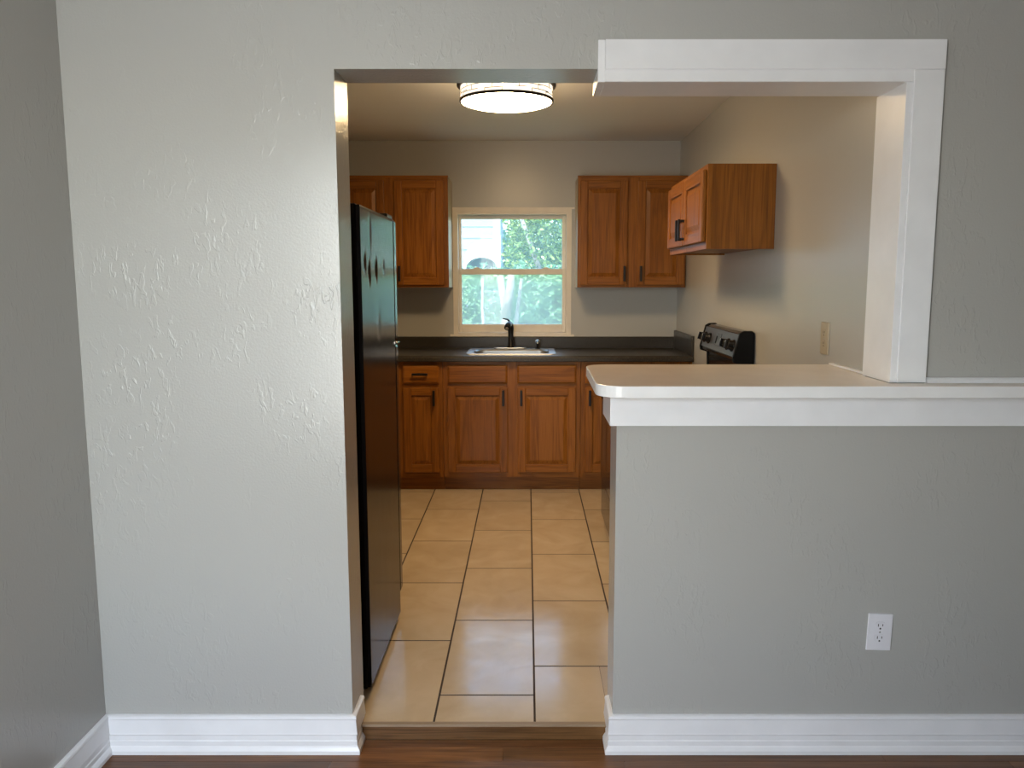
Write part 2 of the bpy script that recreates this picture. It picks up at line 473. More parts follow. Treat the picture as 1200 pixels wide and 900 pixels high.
# ------------------------------------------------------------------ breakfast bar
def round_poly(pts, rad):
    """rad: index -> corner radius"""
    out = []; n = len(pts)
    for i, p in enumerate(pts):
        r = rad.get(i, 0)
        if not r: out.append(p); continue
        P, A, B = Vector(p), Vector(pts[i-1]), Vector(pts[(i+1) % n])
        da, db = (A-P).normalized(), (B-P).normalized()
        for k in range(9):
            t = k/8
            q = P+da*r*(1-t)**2*1.0+db*r*t**2
            # circular arc for a right angle
            c = P+(da+db)*r; ang0 = (P+da*r-c); ang1 = (P+db*r-c)
            q = c+ang0*math.cos(t*PI/2)+ang1*math.sin(t*PI/2)
            out.append((q.x, q.y))
    return out
bar = thing('bar_counter', (.2, 2.27, 1.07), 'off-white breakfast bar top with rounded end on the half wall', 'counter')
BX = 2.3
plan = round_poly([(.198, 2.272), (BX, 2.272), (BX, 2.358), (1.163, 2.358), (1.163, 2.343), (XP-.003, 2.343), (XP-.003, YFB+.022), (XR-.002, YFB+.022), (XR-.002, 2.875), (.205, 2.875)], {0: .085, 9: .075})
m = MB(); m.prism(plan, 'z', 1.072, 1.1065, bev=.0025)
bmesh.ops.recalc_face_normals(m.bm, faces=m.bm.faces); m.bm.normal_update()
for f in m.bm.faces:
    f.material_index = 0 if f.normal.z > .9 else 1
m.build('counter_top', [M['counterw'], M['edgew']], bar)
m = MB()
m.sweep([(.264, 2.56), (.264, YF-.001), (BX, YF-.001)], [(0, .981), (.022, .981), (.022, 1.0715), (0, 1.0715)])
m.build('apron', M['white'], bar)
m = MB()
m.prism([(2.338, 1.107), (2.358, 1.107), (2.358, 1.122), (2.348, 1.122), (2.340, 1.115)], 'x', 1.164, BX)
m.box(1.068, 1.0835, YFB+.022, 2.86, 1.107, 1.114, bev=.001)
m.build('wall_strip', M['white'], bar)

# ------------------------------------------------------------------ outlets
def outlet(loc, nrm, pm, label, tilt=0.):
    t = thing('wall_outlet', loc, label, 'outlet')
    c = Vector(loc)
    # local frame: a = right as seen from the front, n = out of the wall
    n = Vector(nrm); a = Vector((0, 0, 1)).cross(n); a.normalize()
    ct, st = math.cos(tilt), math.sin(tilt)
    def fn(co):
        aa, zz = co.x*ct-co.z*st, co.x*st+co.z*ct
        return c+a*aa+n*co.y+Vector((0, 0, zz))
    MB().box(-.0375, .0375, .0005, .006, -.0585, .0585, bev=.002, fn=fn).build('cover_plate', pm, t)
    for s in (1, -1):
        zc = s*.0195
        pts = []
        for k in range(24):
            q = 2*PI*k/24
            pts.append((.0172*math.cos(q), zc+max(-.0135, min(.0135, .0172*math.sin(q)))))
        sk = MB().prism(pts, 'y', .004, .0075, bev=.0004, fn=fn).build('socket', pm, t)
        mm = MB()
        mm.box(-.0078, -.0055, .0068, .0078, zc-.001, zc+.0075, fn=fn); mm.box(.0055, .0078, .0068, .0078, zc, zc+.007, fn=fn)
        mm.lathe([(0, .0068), (.0027, .0068), (.0027, .0078), (0, .0078)], (0, 0, 0), 'y', 12, fn=lambda co, zc=zc: fn(Vector((co.x, co.y, co.z+zc-.0075))))
        mm.build('slots', M['slot'], sk)
    MB().lathe([(0, .0055), (.003, .0055), (.003, .0068), (0, .0072)], (0, 0, 0), 'y', 12, fn=fn).build('screw', M['steel'], t)
outlet((1.074, YF, .340), (0, -1, 0), M['outlet'], 'white wall outlet low on the half wall, near the baseboard', math.radians(-1.5))
outlet((XR, 2.945, 1.194), (-1, 0, 0), M['almond'], 'almond wall outlet above the bar top on the kitchen side wall')

# ------------------------------------------------------------------ cabinets
def frame_fn(o, a, n):
    o, a, n = Vector(o), Vector(a), Vector(n)
    return lambda co: o+a*co.x+n*co.y+Vector((0, 0, co.z))
def panel_door(name, parent, o, a, n, w, h, hm=1, fr=.052, t=.019):
    """raised-panel door: local x across, y outward, z up; hm = material index of the horizontal grain"""
    fn = frame_fn(o, a, n); m = MB()
    b = .0045
    m.box(0, fr, 0, t, 0, h, bev=b, fn=fn); m.box(w-fr, w, 0, t, 0, h, bev=b, fn=fn)
    m.box(fr-.001, w-fr+.001, 0, t-.0004, 0, fr, bev=b, mat=hm, fn=fn); m.box(fr-.001, w-fr+.001, 0, t-.0004, h-fr, h, bev=b, mat=hm, fn=fn)
    m.box(fr-.004, w-fr+.004, .002, .0075, fr-.004, h-fr+.004, fn=fn)
    # raised field with sloped sides
    i0, i1 = .006, .030
    t_ = bmesh.new()
    A = [t_.verts.new(v) for v in ((fr+i0, .0074, fr+i0), (w-fr-i0, .0074, fr+i0), (w-fr-i0, .0074, h-fr-i0), (fr+i0, .0074, h-fr-i0))]
    B = [t_.verts.new(v) for v in ((fr+i1, .0165, fr+i1), (w-fr-i1, .0165, fr+i1), (w-fr-i1, .0165, h-fr-i1), (fr+i1, .0165, h-fr-i1))]
    t_.faces.new(B); t_.faces.new(A[::-1])
    for k in range(4): t_.faces.new([A[k], A[(k+1) % 4], B[(k+1) % 4], B[k]])
    m._add(t_, 0, fn)
    return m.build(name, OAK, parent)
def slab_front(name, parent, o, a, n, w, h, hm=1, t=.019):
    fn = frame_fn(o, a, n); m = MB()
    m.box(0, w, 0, t*.6, 0, h, mat=hm, fn=fn)
    t_ = bmesh.new(); i = .012
    A = [t_.verts.new(v) for v in ((0, t*.6, 0), (w, t*.6, 0), (w, t*.6, h), (0, t*.6, h))]
    B = [t_.verts.new(v) for v in ((i, t, i), (w-i, t, i), (w-i, t, h-i), (i, t, h-i))]
    t_.faces.new(B); t_.faces.new(A[::-1])
    for k in range(4): t_.faces.new([A[k], A[(k+1) % 4], B[(k+1) % 4], B[k]])
    m._add(t_, hm, fn)
    return m.build(name, OAK, parent)
def pull(parent, o, a, n, ca, cz, horiz=False, L=.104, t=.019):
    fn = frame_fn(o, a, n); m = MB()
    if horiz:
        for s in (-1, 1): m.box(ca+s*L*.42-.006, ca+s*L*.42+.006, t-.001, t+.026, cz-.005, cz+.005, bev=.0015, fn=fn)
        m.box(ca-L/2, ca+L/2, t+.020, t+.031, cz-.008, cz+.008, bev=.003, fn=fn)
    else:
        for s in (-1, 1): m.box(ca-.005, ca+.005, t-.001, t+.026, cz+s*L*.42-.006, cz+s*L*.42+.006, bev=.0015, fn=fn)
        m.box(ca-.008, ca+.008, t+.020, t+.031, cz-L/2, cz+L/2, bev=.003, fn=fn)
    return m.build('handle', M['bronze'], parent)

AX, NY = (1, 0, 0), (0, -1, 0)
YFACE = 5.294
def base_cabinet(x0, x1, label, fronts, end_left=False):
    """fronts: (x0, x1, kind, handle x or None)"""
    t = thing('base_cabinet', ((x0+x1)/2, YFACE+.3, 0), label, 'cabinet', 'oak base cabinets under the dark worktop')
    m = MB()
    for sx in (x0+.001, x1-.017):
        m.prism([(YFACE+.0722, 0), (YB-.002, 0), (YB-.002, .874), (YFACE+.0192, .874), (YFACE+.0192, .098), (YFACE+.0722, .098)], 'x', sx, sx+.016)
    m.box(x0+.017, x1-.017, YFACE+.019, YB-.01, .10, .116); m.box(x0+.017, x1-.017, YB-.012, YB-.002, .1, .86)
    m.build('carcass', OAK, t)
    MB().box(x0+.001, x1-.001, YFACE+.060, YFACE+.072, .001, .104, mat=1).build('toe_kick', OAK, t)
    # face frame: outer stiles, rails, stiles between the doors
    m = MB(); ds = sorted(f for f in fronts if f[2] == 'door')
    st = []
    edges = [x0+.001]
    for f in ds: edges += [f[0]+.012, f[1]-.012]
    edges.append(x1-.001)
    for k in range(0, len(edges), 2): m.box(edges[k], edges[k+1], YFACE, YFACE+.019, .098, .874, bev=.0008)
    for k in range(1, len(edges)-1, 2):
        for z0, z1 in ((.098, .146), (.690, .741), (.842, .874)): m.box(edges[k]-.0005, edges[k+1]+.0005, YFACE+.0006, YFACE+.018, z0, z1, mat=1)
    m.build('face_frame', OAK, t)
    for (a, b_, kind, hx) in fronts:
        if kind == 'door':
            d = panel_door('door', t, (a, YFACE-.0005, .134), AX, NY, b_-a, .568)
            if hx is not None: pull(d, (a, YFACE-.0005, .134), AX, NY, hx-a, .502)
        else:
            d = slab_front('drawer_front' if kind == 'drawer' else 'false_drawer_front', t, (a, YFACE-.0005, .729), AX, NY, b_-a, .124)
            if hx is not None: pull(d, (a, YFACE-.0005, .729), AX, NY, hx-a, .064, True)
    return t
base_cabinet(-1.287, -.556, 'oak base cabinet beside the refrigerator, with handled drawer above a narrow door',
    [(-.818, -.582, 'door', -.614), (-.818, -.582, 'drawer', -.703), (-1.255, -.862, 'door', -.90), (-1.255, -.862, 'drawer', -1.06)])
base_cabinet(-.556, .351, 'wide oak base cabinet directly under the sink with two doors and blank drawer fronts',
    [(-.527, -.129, 'door', -.158), (-.064, .321, 'door', -.040), (-.523, -.131, 'false', None), (-.066, .321, 'false', None)])
base_cabinet(.351, XR-.002, 'oak base cabinet in the right corner, partly hidden behind the bar top',
    [(.380, .700, 'door', .410), (.380, .700, 'drawer', .54)])

def wall_cabinet(x0, x1, doors, label):
    z0, z1, yf = 1.354, 2.095, 5.582
    t = thing('wall_cabinet', ((x0+x1)/2, yf+.16, z0), label, 'cabinet', 'oak wall cabinets in the kitchen')
    m = MB()
    m.box(x0+.004, x1-.004, yf+.019, YB-.001, z1-.016, z1-.002); m.box(x0+.004, x1-.004, yf+.019, YB-.001, z0+.012, z0+.028)
    m.box(x0+.016, x1-.016, YB-.008, YB-.001, z0+.02, z1-.02)
    m.build('carcass', OAK, t)
    for xs in ((x0+.001, x0+.015), (x1-.015, x1-.001)):
        MB().box(xs[0], xs[1], yf+.019, YB-.001, z0, z1).build('side_panel', M['tan'], t)
    m = MB(); e = [x0]
    for d in doors: e += [d[0]+.012, d[1]-.012]
    e.append(x1)
    for k in range(0, len(e), 2): m.box(e[k], e[k+1], yf, yf+.019, z0, z1, bev=.0008)
    for k in range(1, len(e)-1, 2):
        for a, b_ in ((z0, z0+.034), (z1-.040, z1)): m.box(e[k]-.0005, e[k+1]+.0005, yf+.0006, yf+.018, a, b_, mat=1)
    m.box(x0-.002, x1+.002, yf-.004, yf+.01, z1-.006, z1+.006, bev=.001, mat=1)
    m.build('face_frame', OAK, t)
    for (a, b_, hx) in doors:
        d = panel_door('door', t, (a, yf-.0005, 1.370), AX, NY, b_-a, .696)
        pull(d, (a, yf-.0005, 1.370), AX, NY, hx-a, .077)
    return t
wall_cabinet(-1.276, -.536, [(-1.250, -.965, -.99), (-.897, -.566, -.868)], 'oak wall cabinet on the back wall left of the window, above the refrigerator')
wall_cabinet(.341, XR-.006, [(.357, .679, .657), (.746, 1.066, .769)], 'tall oak wall cabinet on the back wall right of the window')

# over-range cabinet on the right wall
t = thing('wall_cabinet', (.93, 4.06, 1.54), 'short oak wall cabinet above the range on the kitchen side wall', 'cabinet', 'oak wall cabinets in the kitchen')
CY0, CY1, CZ0, CZ1, CXF = 3.612, 4.525, 1.540, 1.906, .786
m = MB()
m.box(CXF+.019, XR-.001, CY0, CY0+.014, CZ0, CZ1); m.box(CXF+.019, XR-.001, CY1-.014, CY1, CZ0, CZ1)
m.box(CXF+.019, XR-.001, CY0+.014, CY1-.014, CZ1-.014, CZ1-.001, mat=2); m.box(CXF+.019, XR-.001, CY0+.014, CY1-.014, CZ0+.008, CZ0+.022, mat=2)
m.box(XR-.009, XR-.001, CY0+.014, CY1-.014, CZ0+.02, CZ1-.014)
m.build('carcass', OAK, t)
m = MB()
for a, b_ in ((CY0, CY0+.036), ((CY0+CY1)/2-.02, (CY0+CY1)/2+.02), (CY1-.036, CY1)): m.box(CXF, CXF+.019, a, b_, CZ0, CZ1, bev=.0008)
for a, b_ in ((CZ0, CZ0+.04), (CZ1-.04, CZ1)): m.box(CXF+.0006, CXF+.018, CY0+.03, CY1-.03, a, b_, mat=2)
m.build('face_frame', OAK, t)
AY, NX = (0, 1, 0), (-1, 0, 0)
ymid = (CY0+CY1)/2
for (a, b_, hy) in ((CY0+.020, ymid-.004, ymid-.035), (ymid+.004, CY1-.020, ymid+.035)):
    o = (CXF-.0005, a, CZ0+.032)
    d = panel_door('door', t, o, AY, NX, b_-a, .312, hm=2)
    pull(d, o, AY, NX, hy-a, .075)

# ------------------------------------------------------------------ worktop, sink, tap
YW = 5.250
wt = thing('worktop', (0, 5.58, .876), 'dark charcoal laminate worktop with backsplash along the back wall', 'counter')
SX0, SX1, SY0, SY1 = -.392, .172, 5.362, 5.782
m = MB(); zt0, zt1 = .8755, .914
def wbox(x0, x1, y0, y1): m.box(x0, x1, y0, y1, zt0, zt1)
fr = [(YW, zt0+.004), (YW+.004, zt0), (SY0, zt0), (SY0, zt1), (YW+.014, zt1), (YW+.004, zt1-.004), (YW, zt1-.014)]
m.prism(fr, 'x', -1.288, XR-.002)
wbox(-1.288, SX0, SY0, YB-.002); wbox(SX1, XR-.002, SY0, YB-.002); wbox(SX0, SX1, SY1, YB-.002)
m.build('worktop_slab', M['lam'], wt)
m = MB()
m.prism([(YB-.021, zt1), (YB-.001, zt1), (YB-.001, .996), (YB-.019, .996), (YB-.021, .990)], 'x', -1.288, XR-.002)
m.box(XR-.022, XR-.002, 5.205+.05, YB-.021, zt1, 1.043, bev=.002)
m.build('backsplash', M['lam'], wt)

sk = thing('sink', (-.11, 5.57, .914), 'stainless steel drop-in sink under the window', 'sink')
def rrect(x0, x1, y0, y1, r, n=10):
    pts = []
    for cx, cy, a0 in ((x1-r, y1-r, 0), (x0+r, y1-r, PI/2), (x0+r, y0+r, PI), (x1-r, y0+r, 1.5*PI)):
        for k in range(n+1):
            a = a0+k*PI/2/n; pts.append((cx+r*math.cos(a), cy+r*math.sin(a)))
    return pts
loops = [(rrect(-.412, .192, 5.342, 5.802, .03), .9145), (rrect(-.410, .190, 5.344, 5.800, .03), .920), (rrect(-.400, .180, 5.352, 5.792, .03), .921),
         (rrect(-.368, .148, 5.380, 5.700, .06), .918), (rrect(-.362, .142, 5.386, 5.694, .06), .910), (rrect(-.350, .130, 5.398, 5.682, .06), .770), (rrect(-.31, .09, 5.44, 5.65, .05), .752)]
m = MB(); rings = [[m.bm.verts.new((x, y, z)) for x, y in pts] for pts, z in loops]
for A, B in zip(rings, rings[1:]):
    n = len(A)
    for k in range(n):
        m.bm.faces.new([A[k], A[(k+1) % n], B[(k+1) % n], B[k]])
m.bm.faces.new(rings[-1])
m.build('basin', M['steel'], sk)
MB().lathe([(0, .7525), (.04, .7525), (.042, .756), (.03, .757), (.028, .754), (0, .754)], (-.11, 5.545, 0), n=24).build('drain', M['chrome'], sk)

fc = thing('kitchen_faucet', (-.125, 5.745, .92), 'dark single-lever kitchen faucet behind the sink in front of the window', 'faucet')
m = MB(); m.prism(rrect(-.240, -.008, 5.722, 5.778, .027), 'z', .9205, .929, bev=.002); m.build('deck_plate', M['steel'], fc)
m = MB()
m.lathe([(0, .929), (.027, .929), (.027, .936), (.020, .944), (.0185, 1.03), (.020, 1.045), (.0205, 1.075), (.016, 1.088), (0, 1.092)], (-.118, 5.75, 0), n=24)
m.build('body', M['bronze'], fc)
m = MB()
pth = [(-.116, 5.75, 1.02), (-.114, 5.745, 1.065), (-.117, 5.725, 1.092), (-.124, 5.695, 1.100), (-.133, 5.655, 1.092), (-.140, 5.625, 1.074)]
m.tube(pth, [.0165, .0175, .018, .0185, .021, .022], 16); m.build('spout', M['bronze'], fc)
m = MB(); m.tube([(-.1405, 5.624, 1.0735), (-.1415, 5.619, 1.070)], [.013, .012], 14); m.build('spray_tip', M['chrome'], fc)
m = MB(); m.tube([(-.118, 5.75, 1.085), (-.124, 5.745, 1.112), (-.140, 5.735, 1.128), (-.172, 5.72, 1.135)], [.009, .008, .006, .004], 10); m.build('lever', M['bronze'], fc)

sd = thing('soap_dispenser', (.072, 5.752, .92), 'small chrome soap dispenser right of the faucet', 'dispenser')
m = MB(); m.lathe([(0, .9208), (.018, .9208), (.018, .926), (.010, .93), (.0085, .965), (0, .966)], (.072, 5.752, 0), n=20); m.build('stem', M['bronze'], sd)
m = MB(); m.lathe([(0, .962), (.016, .964), (.019, .970), (.016, .978), (.008, .983), (0, .984)], (.072, 5.752, 0), n=20); m.tube([(.072, 5.75, .972), (.072, 5.71, .970), (.072, 5.70, .962)], .006, 8); m.build('cap', M['chrome'], sd)

# ------------------------------------------------------------------ refrigerator
FX1, FX0, FY0, FY1, FZ = -.530, -1.255, 2.60, 3.245, 1.645
fr_ = thing('refrigerator', ((FX0+FX1)/2, (FY0+FY1)/2, 0), 'black top-freezer refrigerator with dented side inside the doorway', 'refrigerator')
m = MB()
m.box(FX0, FX1-.012, FY0, FY1, .025, FZ, bev=.004)
# side skin as a fine grid, with three dents pushed in
NYG, NZG = 60, 150
dents = [(2.672, 1.462, .011, .024, .005), (2.745, 1.430, .012, .030, .007), (2.870, 1.440, .013, .030, .007), (3.02, 1.452, .02, .022, .003), (2.77, 1.56, .02, .06, .002), (2.90, 1.25, .03, .05, .002)]
vg = []
for i in range(NYG+1):
    row = []
    for j in range(NZG+1):
        y = FY0+.004+(FY1-FY0-.006)*i/NYG; z = .03+(FZ-.034)*j/NZG
        x = FX1
        for dy, dz, sy, sz, dp in dents: x -= dp*math.exp(-((y-dy)/sy)**2-((z-dz)/sz)**2)
        row.append(m.bm.verts.new((x, y, z)))
    vg.append(row)
for i in range(NYG):
    for j in range(NZG):
        f = m.bm.faces.new([vg[i][j], vg[i+1][j], vg[i+1][j+1], vg[i][j+1]]); f.smooth = True
def skirt(line, dx=-.014):
    lo = [m.bm.verts.new((v.co.x+dx, v.co.y, v.co.z)) for v in line]
    for k in range(len(line)-1): m.bm.faces.new([line[k], line[k+1], lo[k+1], lo[k]])
skirt(vg[0]); skirt(vg[-1]); skirt([r[0] for r in vg]); skirt([r[-1] for r in vg])
m.build('body', M['fridge'], fr_)
DX1 = FX1+.004
ZS = 1.152
for nm, z0, z1 in (('freezer_door', ZS+.006, FZ-.002), ('fridge_door', .105, ZS-.006)):
    m = MB(); m.box(FX0, DX1-.004, FY1+.010, FY1+.078, z0, z1, bev=.012, seg=3)
    d = m.build(nm, M['blackgloss'], fr_)
    MB().box(FX0+.01, DX1-.016, FY1+.001, FY1+.0105, z0+.008, z1-.008).build('gasket', M['blackdull'], d)
    zz = (ZS+.05, ZS+.36) if nm[1] == 'r' and nm[2] == 'e' else (ZS-.5, ZS-.05)
    m = MB(); m.tube([(FX0+.06, FY1+.077, zz[0]), (FX0+.06, FY1+.115, zz[0]+.03), (FX0+.06, FY1+.115, zz[1]-.03), (FX0+.06, FY1+.077, zz[1])], .011, 10); m.build('handle', M['blackgloss'], d)
MB().box(FX1-.14, FX1-.012, FY1-.06, FY1+.066, FZ+.0005, FZ+.016, bev=.005).build('hinge_cover', M['blackgloss'], fr_)
MB().box(FX1-.06, DX1+.004, FY1+.012, FY1+.066, ZS-.005, ZS+.005, bev=.002).build('hinge', M['chrome'], fr_)
MB().box(FX0+.02, FX1-.03, FY1-.02, FY1+.03, .012, .095, bev=.003).build('kick_grille', M['blackdull'], fr_)
for x in (FX0+.05, FX1-.05):
    for y in (FY0+.05, FY1-.06):
        MB().lathe([(0, .0005), (.018, .0005), (.018, .028), (0, .028)], (x, y, 0), n=16).build('foot', M['blackdull'], fr_)

# ------------------------------------------------------------------ range
RY0, RY1, RXF = 3.852, 4.612, .455
rg = thing('kitchen_range', (.76, 4.23, 0), 'black electric range with backguard knobs, behind the bar top', 'range')
m = MB(); m.box(RXF, XR-.012, RY0, RY1, .02, .898, bev=.003); m.build('body', M['blackgloss'], rg)
m = MB(); m.box(RXF-.02, XR-.012, RY0-.002, RY1+.002, .8985, .916, bev=.004); ck = m.build('cooktop', M['blackgloss'], rg)
for bx, by, br in ((.60, 4.04, .105), (.60, 4.43, .085), (.86, 4.04, .085), (.86, 4.43, .105)):
    mm = MB()
    pts = []
    for k in range(140):
        a = k*.22; rr = .02+(br-.02)*k/139; pts.append((bx+rr*math.cos(a), by+rr*math.sin(a), .924))
    mm.tube(pts, .0042, 6); mm.build('burner_coil', M['blackdull'], rg)
    mm = MB(); mm.lathe([(0, .9162), (br*.6, .9162), (br+.015, .919), (br+.018, .921), (br+.010, .9195), (0, .917)], (bx, by, 0), n=32); mm.build('drip_pan', M['chrome'], rg)
m = MB(); m.box(RXF-.030, RXF-.001, RY0+.004, RY1-.004, .275, .885, bev=.005); od = m.build('oven_door', M['blackgloss'], rg)
MB().box(RXF-.0325, RXF-.029, RY0+.07, RY1-.07, .36, .72, bev=.001).build('window_glass', M['ovenglass'], od)
m = MB(); m.tube([(RXF-.028, RY0+.06, .815), (RXF-.068, RY0+.075, .815), (RXF-.068, RY1-.075, .815), (RXF-.028, RY1-.06, .815)], .011, 10); m.build('handle', M['blackgloss'], od)
m = MB(); m.box(RXF-.024, RXF-.001, RY0+.004, RY1-.004, .055, .262, bev=.005); dw = m.build('storage_drawer', M['blackgloss'], rg)
# backguard: slanted control panel with rounded black end caps
bgp = [(1.030, .9165), (XR-.004, .9165), (XR-.004, 1.150), (XR-.018, 1.160), (1.035, 1.158), (1.016, 1.148), (.988, 1.035), (.990, 1.020), (1.028, 1.005)]
MB().prism(bgp, 'y', RY0+.018, RY1-.018, bev=.0015).build('backguard', M['blackgloss'], rg)
cap = [(1.024, .9165), (XR-.003, .9165), (XR-.003, 1.153), (XR-.016, 1.164), (1.030, 1.163), (1.010, 1.152), (.980, 1.036), (.984, 1.012), (1.022, 1.000)]
for y0, y1 in ((RY0, RY0+.018), (RY1-.018, RY1)): MB().prism(cap, 'y', y0, y1, bev=.003).build('end_cap', M['blackflat'], rg)
dn = Vector((-.113, 0, .028)).normalized()                      # out of the slanted panel
up = Vector((.028, 0, .113)).normalized()
pc = Vector((1.002, 0, 1.0915))
def pf(co): return pc+Vector((0, co.x, 0))+dn*co.y+up*co.z
MB().box(RY0+.022, RY1-.022, 0, .0025, -.055, .055, bev=.001, fn=pf).build('control_panel', M['panel'], rg)
MB().box(4.19, 4.29, .002, .0045, -.028, .036, bev=.001, fn=pf).build('clock_display', M['ovenglass'], rg)
for ky in (3.925, 4.025, 4.435, 4.535):
    mm = MB()
    mm.lathe([(0, .002), (.030, .002), (.030, .009), (.024, .012), (.022, .030), (.018, .033), (0, .033)], (0, 0, 0), 'y', 24, fn=lambda co, ky=ky: pf(Vector((co.x+ky, co.y, co.z-.004))))
    mm.box(ky-.0055, ky+.0055, .030, .046, -.024, .017, bev=.002, fn=pf)
    kb = mm.build('knob', M['blackgloss'], rg)
    MB().box(ky-.001, ky+.001, .0455, .0465, .004, .015, fn=pf).build('pointer_mark', M['outlet'], kb)
for x in (RXF+.05, XR-.08):
    for y in (RY0+.05, RY1-.05): MB().lathe([(0, .0005), (.016, .0005), (.016, .022), (0, .022)], (x, y, 0), n=14).build('foot', M['blackdull'], rg)

# ------------------------------------------------------------------ ceiling light
LX, LY = -.102, 4.12
cl = thing('ceiling_light', (LX, LY, ZC), 'round flush ceiling light with white drum shade and dark rings', 'lamp')
c0 = (LX, LY, 0)
MB().lathe([(0, ZC-.001), (.236, ZC-.001), (.243, ZC-.006), (.243, ZC-.016), (.237, ZC-.020), (.237, ZC-.026), (.243, ZC-.030), (.243, ZC-.038), (.232, ZC-.042), (0, ZC-.042)], c0, n=64).build('ceiling_pan', M['bronze'], cl)
sh = MB().lathe([(.2255, ZC-.042), (.2255, ZC-.105), (.2215, ZC-.105), (.2215, ZC-.042), (.2255, ZC-.042)], c0, n=64).build('drum_shade', M['shade'], cl)
m = MB(); n = 12
def arc(z, a0, a1): return [(LX+.226*math.cos(a0+(a1-a0)*k/10), LY+.226*math.sin(a0+(a1-a0)*k/10), z) for k in range(11)]
for row, (za, zb) in enumerate(((ZC-.043, ZC-.066), (ZC-.066, ZC-.085), (ZC-.085, ZC-.104))):
    for k in range(n):
        a = 2*PI*(k+(row % 2)*.5+.2*math.sin(k*3+row))/n
        p = (LX+.226*math.cos(a), LY+.226*math.sin(a))
        m.tube([(p[0], p[1], za), (p[0], p[1], zb)], .0019, 5)
        if row: m.tube(arc(za+.004*math.sin(k*2+row), a, a+2*PI/n), .0019, 5)
m.build('shade_seams', M['seam'], sh)
MB().lathe([(.2225, ZC-.113), (.2295, ZC-.113), (.231, ZC-.107), (.2305, ZC-.101), (.2222, ZC-.101), (.2225, ZC-.113)], c0, n=64).build('rim_ring', M['bronze'], cl)
MB().lathe([(.2225, ZC-.106), (.2195, ZC-.114), (.19, ZC-.123), (.12, ZC-.129), (.05, ZC-.131), (0, ZC-.131)], c0, n=64).build('diffuser', M['diffuser'], cl)

# ------------------------------------------------------------------ kitchen window
wn = bpy.data.objects.new('window_1', None); COL.objects.link(wn); wn.location = (-.11, YB, 1.0); struct(wn, 'cream double-hung window over the sink')
m = MB()
OX0, OX1, OZ0, OZ1 = -.536, .317, .999, 1.907
IX0, IX1, IZ0, IZ1 = -.498, .279, 1.035, 1.868
# stepped picture-frame casing on the wall
def ring(m, a, b, y0, y1, bev=.001):
    (ax0, ax1, az0, az1), (bx0, bx1, bz0, bz1) = a, b
    m.box(ax0, bx0, y0, y1, az0, az1, bev=bev); m.box(bx1, ax1, y0, y1, az0, az1, bev=bev)
    m.box(bx0, bx1, y0, y1, az0, bz0, bev=bev); m.box(bx0, bx1, y0, y1, bz1, az1, bev=bev)
ring(m, (OX0, OX1, OZ0, OZ1), (HX0+.001, HX1-.001, HZ0, HZ1), YB-.010, YB-.001)
ring(m, (HX0+.001, HX1-.001, HZ0+.001, HZ1-.001), (IX0, IX1, IZ0-.012, IZ1), YB-.016, YB+.10)
m.box(OX0-.02, OX1+.02, YB-.006, YB-.001, OZ1, OZ1+.012, bev=.001)
m.build('frame', M['cream'], wn)
MB().box(OX0-.025, OX1+.022, YB-.030, YB-.002, .9965, 1.012, bev=.003).build('sill', M['cream'], wn)
# upper sash (outer track) and lower sash (inner track)
GX0, GX1 = -.478, .2515
m = MB(); ring(m, (IX0+.001, IX1-.001, 1.452, IZ1-.001), (GX0, GX1, 1.482, 1.841), YB+.055, YB+.085, .003); us = m.build('upper_sash', M['cream'], wn)
MB().sheet(GX0-.004, GX1+.004, YB+.070, 1.478, 1.845).build('pane', M['glass'], us)
m = MB(); ring(m, (IX0+.001, IX1-.001, IZ0-.010, 1.484), (GX0+.003, GX1+.001, 1.084, 1.443), YB+.012, YB+.045, .003); ls = m.build('lower_sash', M['cream'], wn)
MB().sheet(GX0-.002, GX1+.004, YB+.029, 1.080, 1.447).build('pane', M['screen'], ls)
for lx in (-.365, .135):
    m = MB(); m.prism([(lx-.032, 1.4845), (lx+.032, 1.4845), (lx+.022, 1.489), (lx+.008, 1.496), (lx-.008, 1.496), (lx-.022, 1.489)], 'y', YB+.014, YB+.04, bev=.001); m.build('sash_lock', M['cream'], ls)

# window of the living room (behind the camera)
w2 = bpy.data.objects.new('window_2', None); COL.objects.link(w2); w2.location = (-.72, YBK, .45); struct(w2)
m = MB(); a = (WBX[0]-.06, WBX[1]+.06, WBX[2]-.06, WBX[3]+.06); b_ = (WBX[0]+.03, WBX[1]-.03, WBX[2]+.03, WBX[3]-.03)
ring(m, a, (WBX[0], WBX[1], WBX[2], WBX[3]), YBK+.001, YBK+.016)
ring(m, WBX, b_, YBK-.10, YBK-.02); m.box(b_[0], b_[1], YBK-.08, YBK-.04, 1.255, 1.295)
m.build('frame', M['white'], w2)
MB().box(b_[0]-.003, b_[1]+.003, YBK-.062, YBK-.058, b_[2]-.003, b_[3]+.003).build('pane', M['clear'], w2)

# ------------------------------------------------------------------ outdoors
struct(MB().box(-30, 30, YB+.16, 50, -.5, -.35).build('ground', M['grass']))
nh = thing('neighbour_house', (-3.4, 12.5, -.35), 'pale sided house outside, seen at the left of the kitchen window', 'house')
HXR, HY = -.395, 12.0
m = MB()
m.box(-8, HXR-.02, HY+.02, HY+2, -.35, 3.4)
z = -.3
while z < 3.4:
    m.prism([(HY+.022, z), (HY-.002, z), (HY+.012, z+.165), (HY+.022, z+.165)], 'x', -8, HXR-.09); z += .165
m.build('siding', M['siding'], nh)
MB().box(HXR-.10, HXR, HY-.022, HY+.10, -.35, 3.4, bev=.004).build('corner_board', M['extwhite'], nh)
MB().prism([(HY-.3, 3.35), (HY+2.4, 3.35), (HY+1, 4.4)], 'x', -8.4, HXR+.4).build('roof', M['roof'], nh)
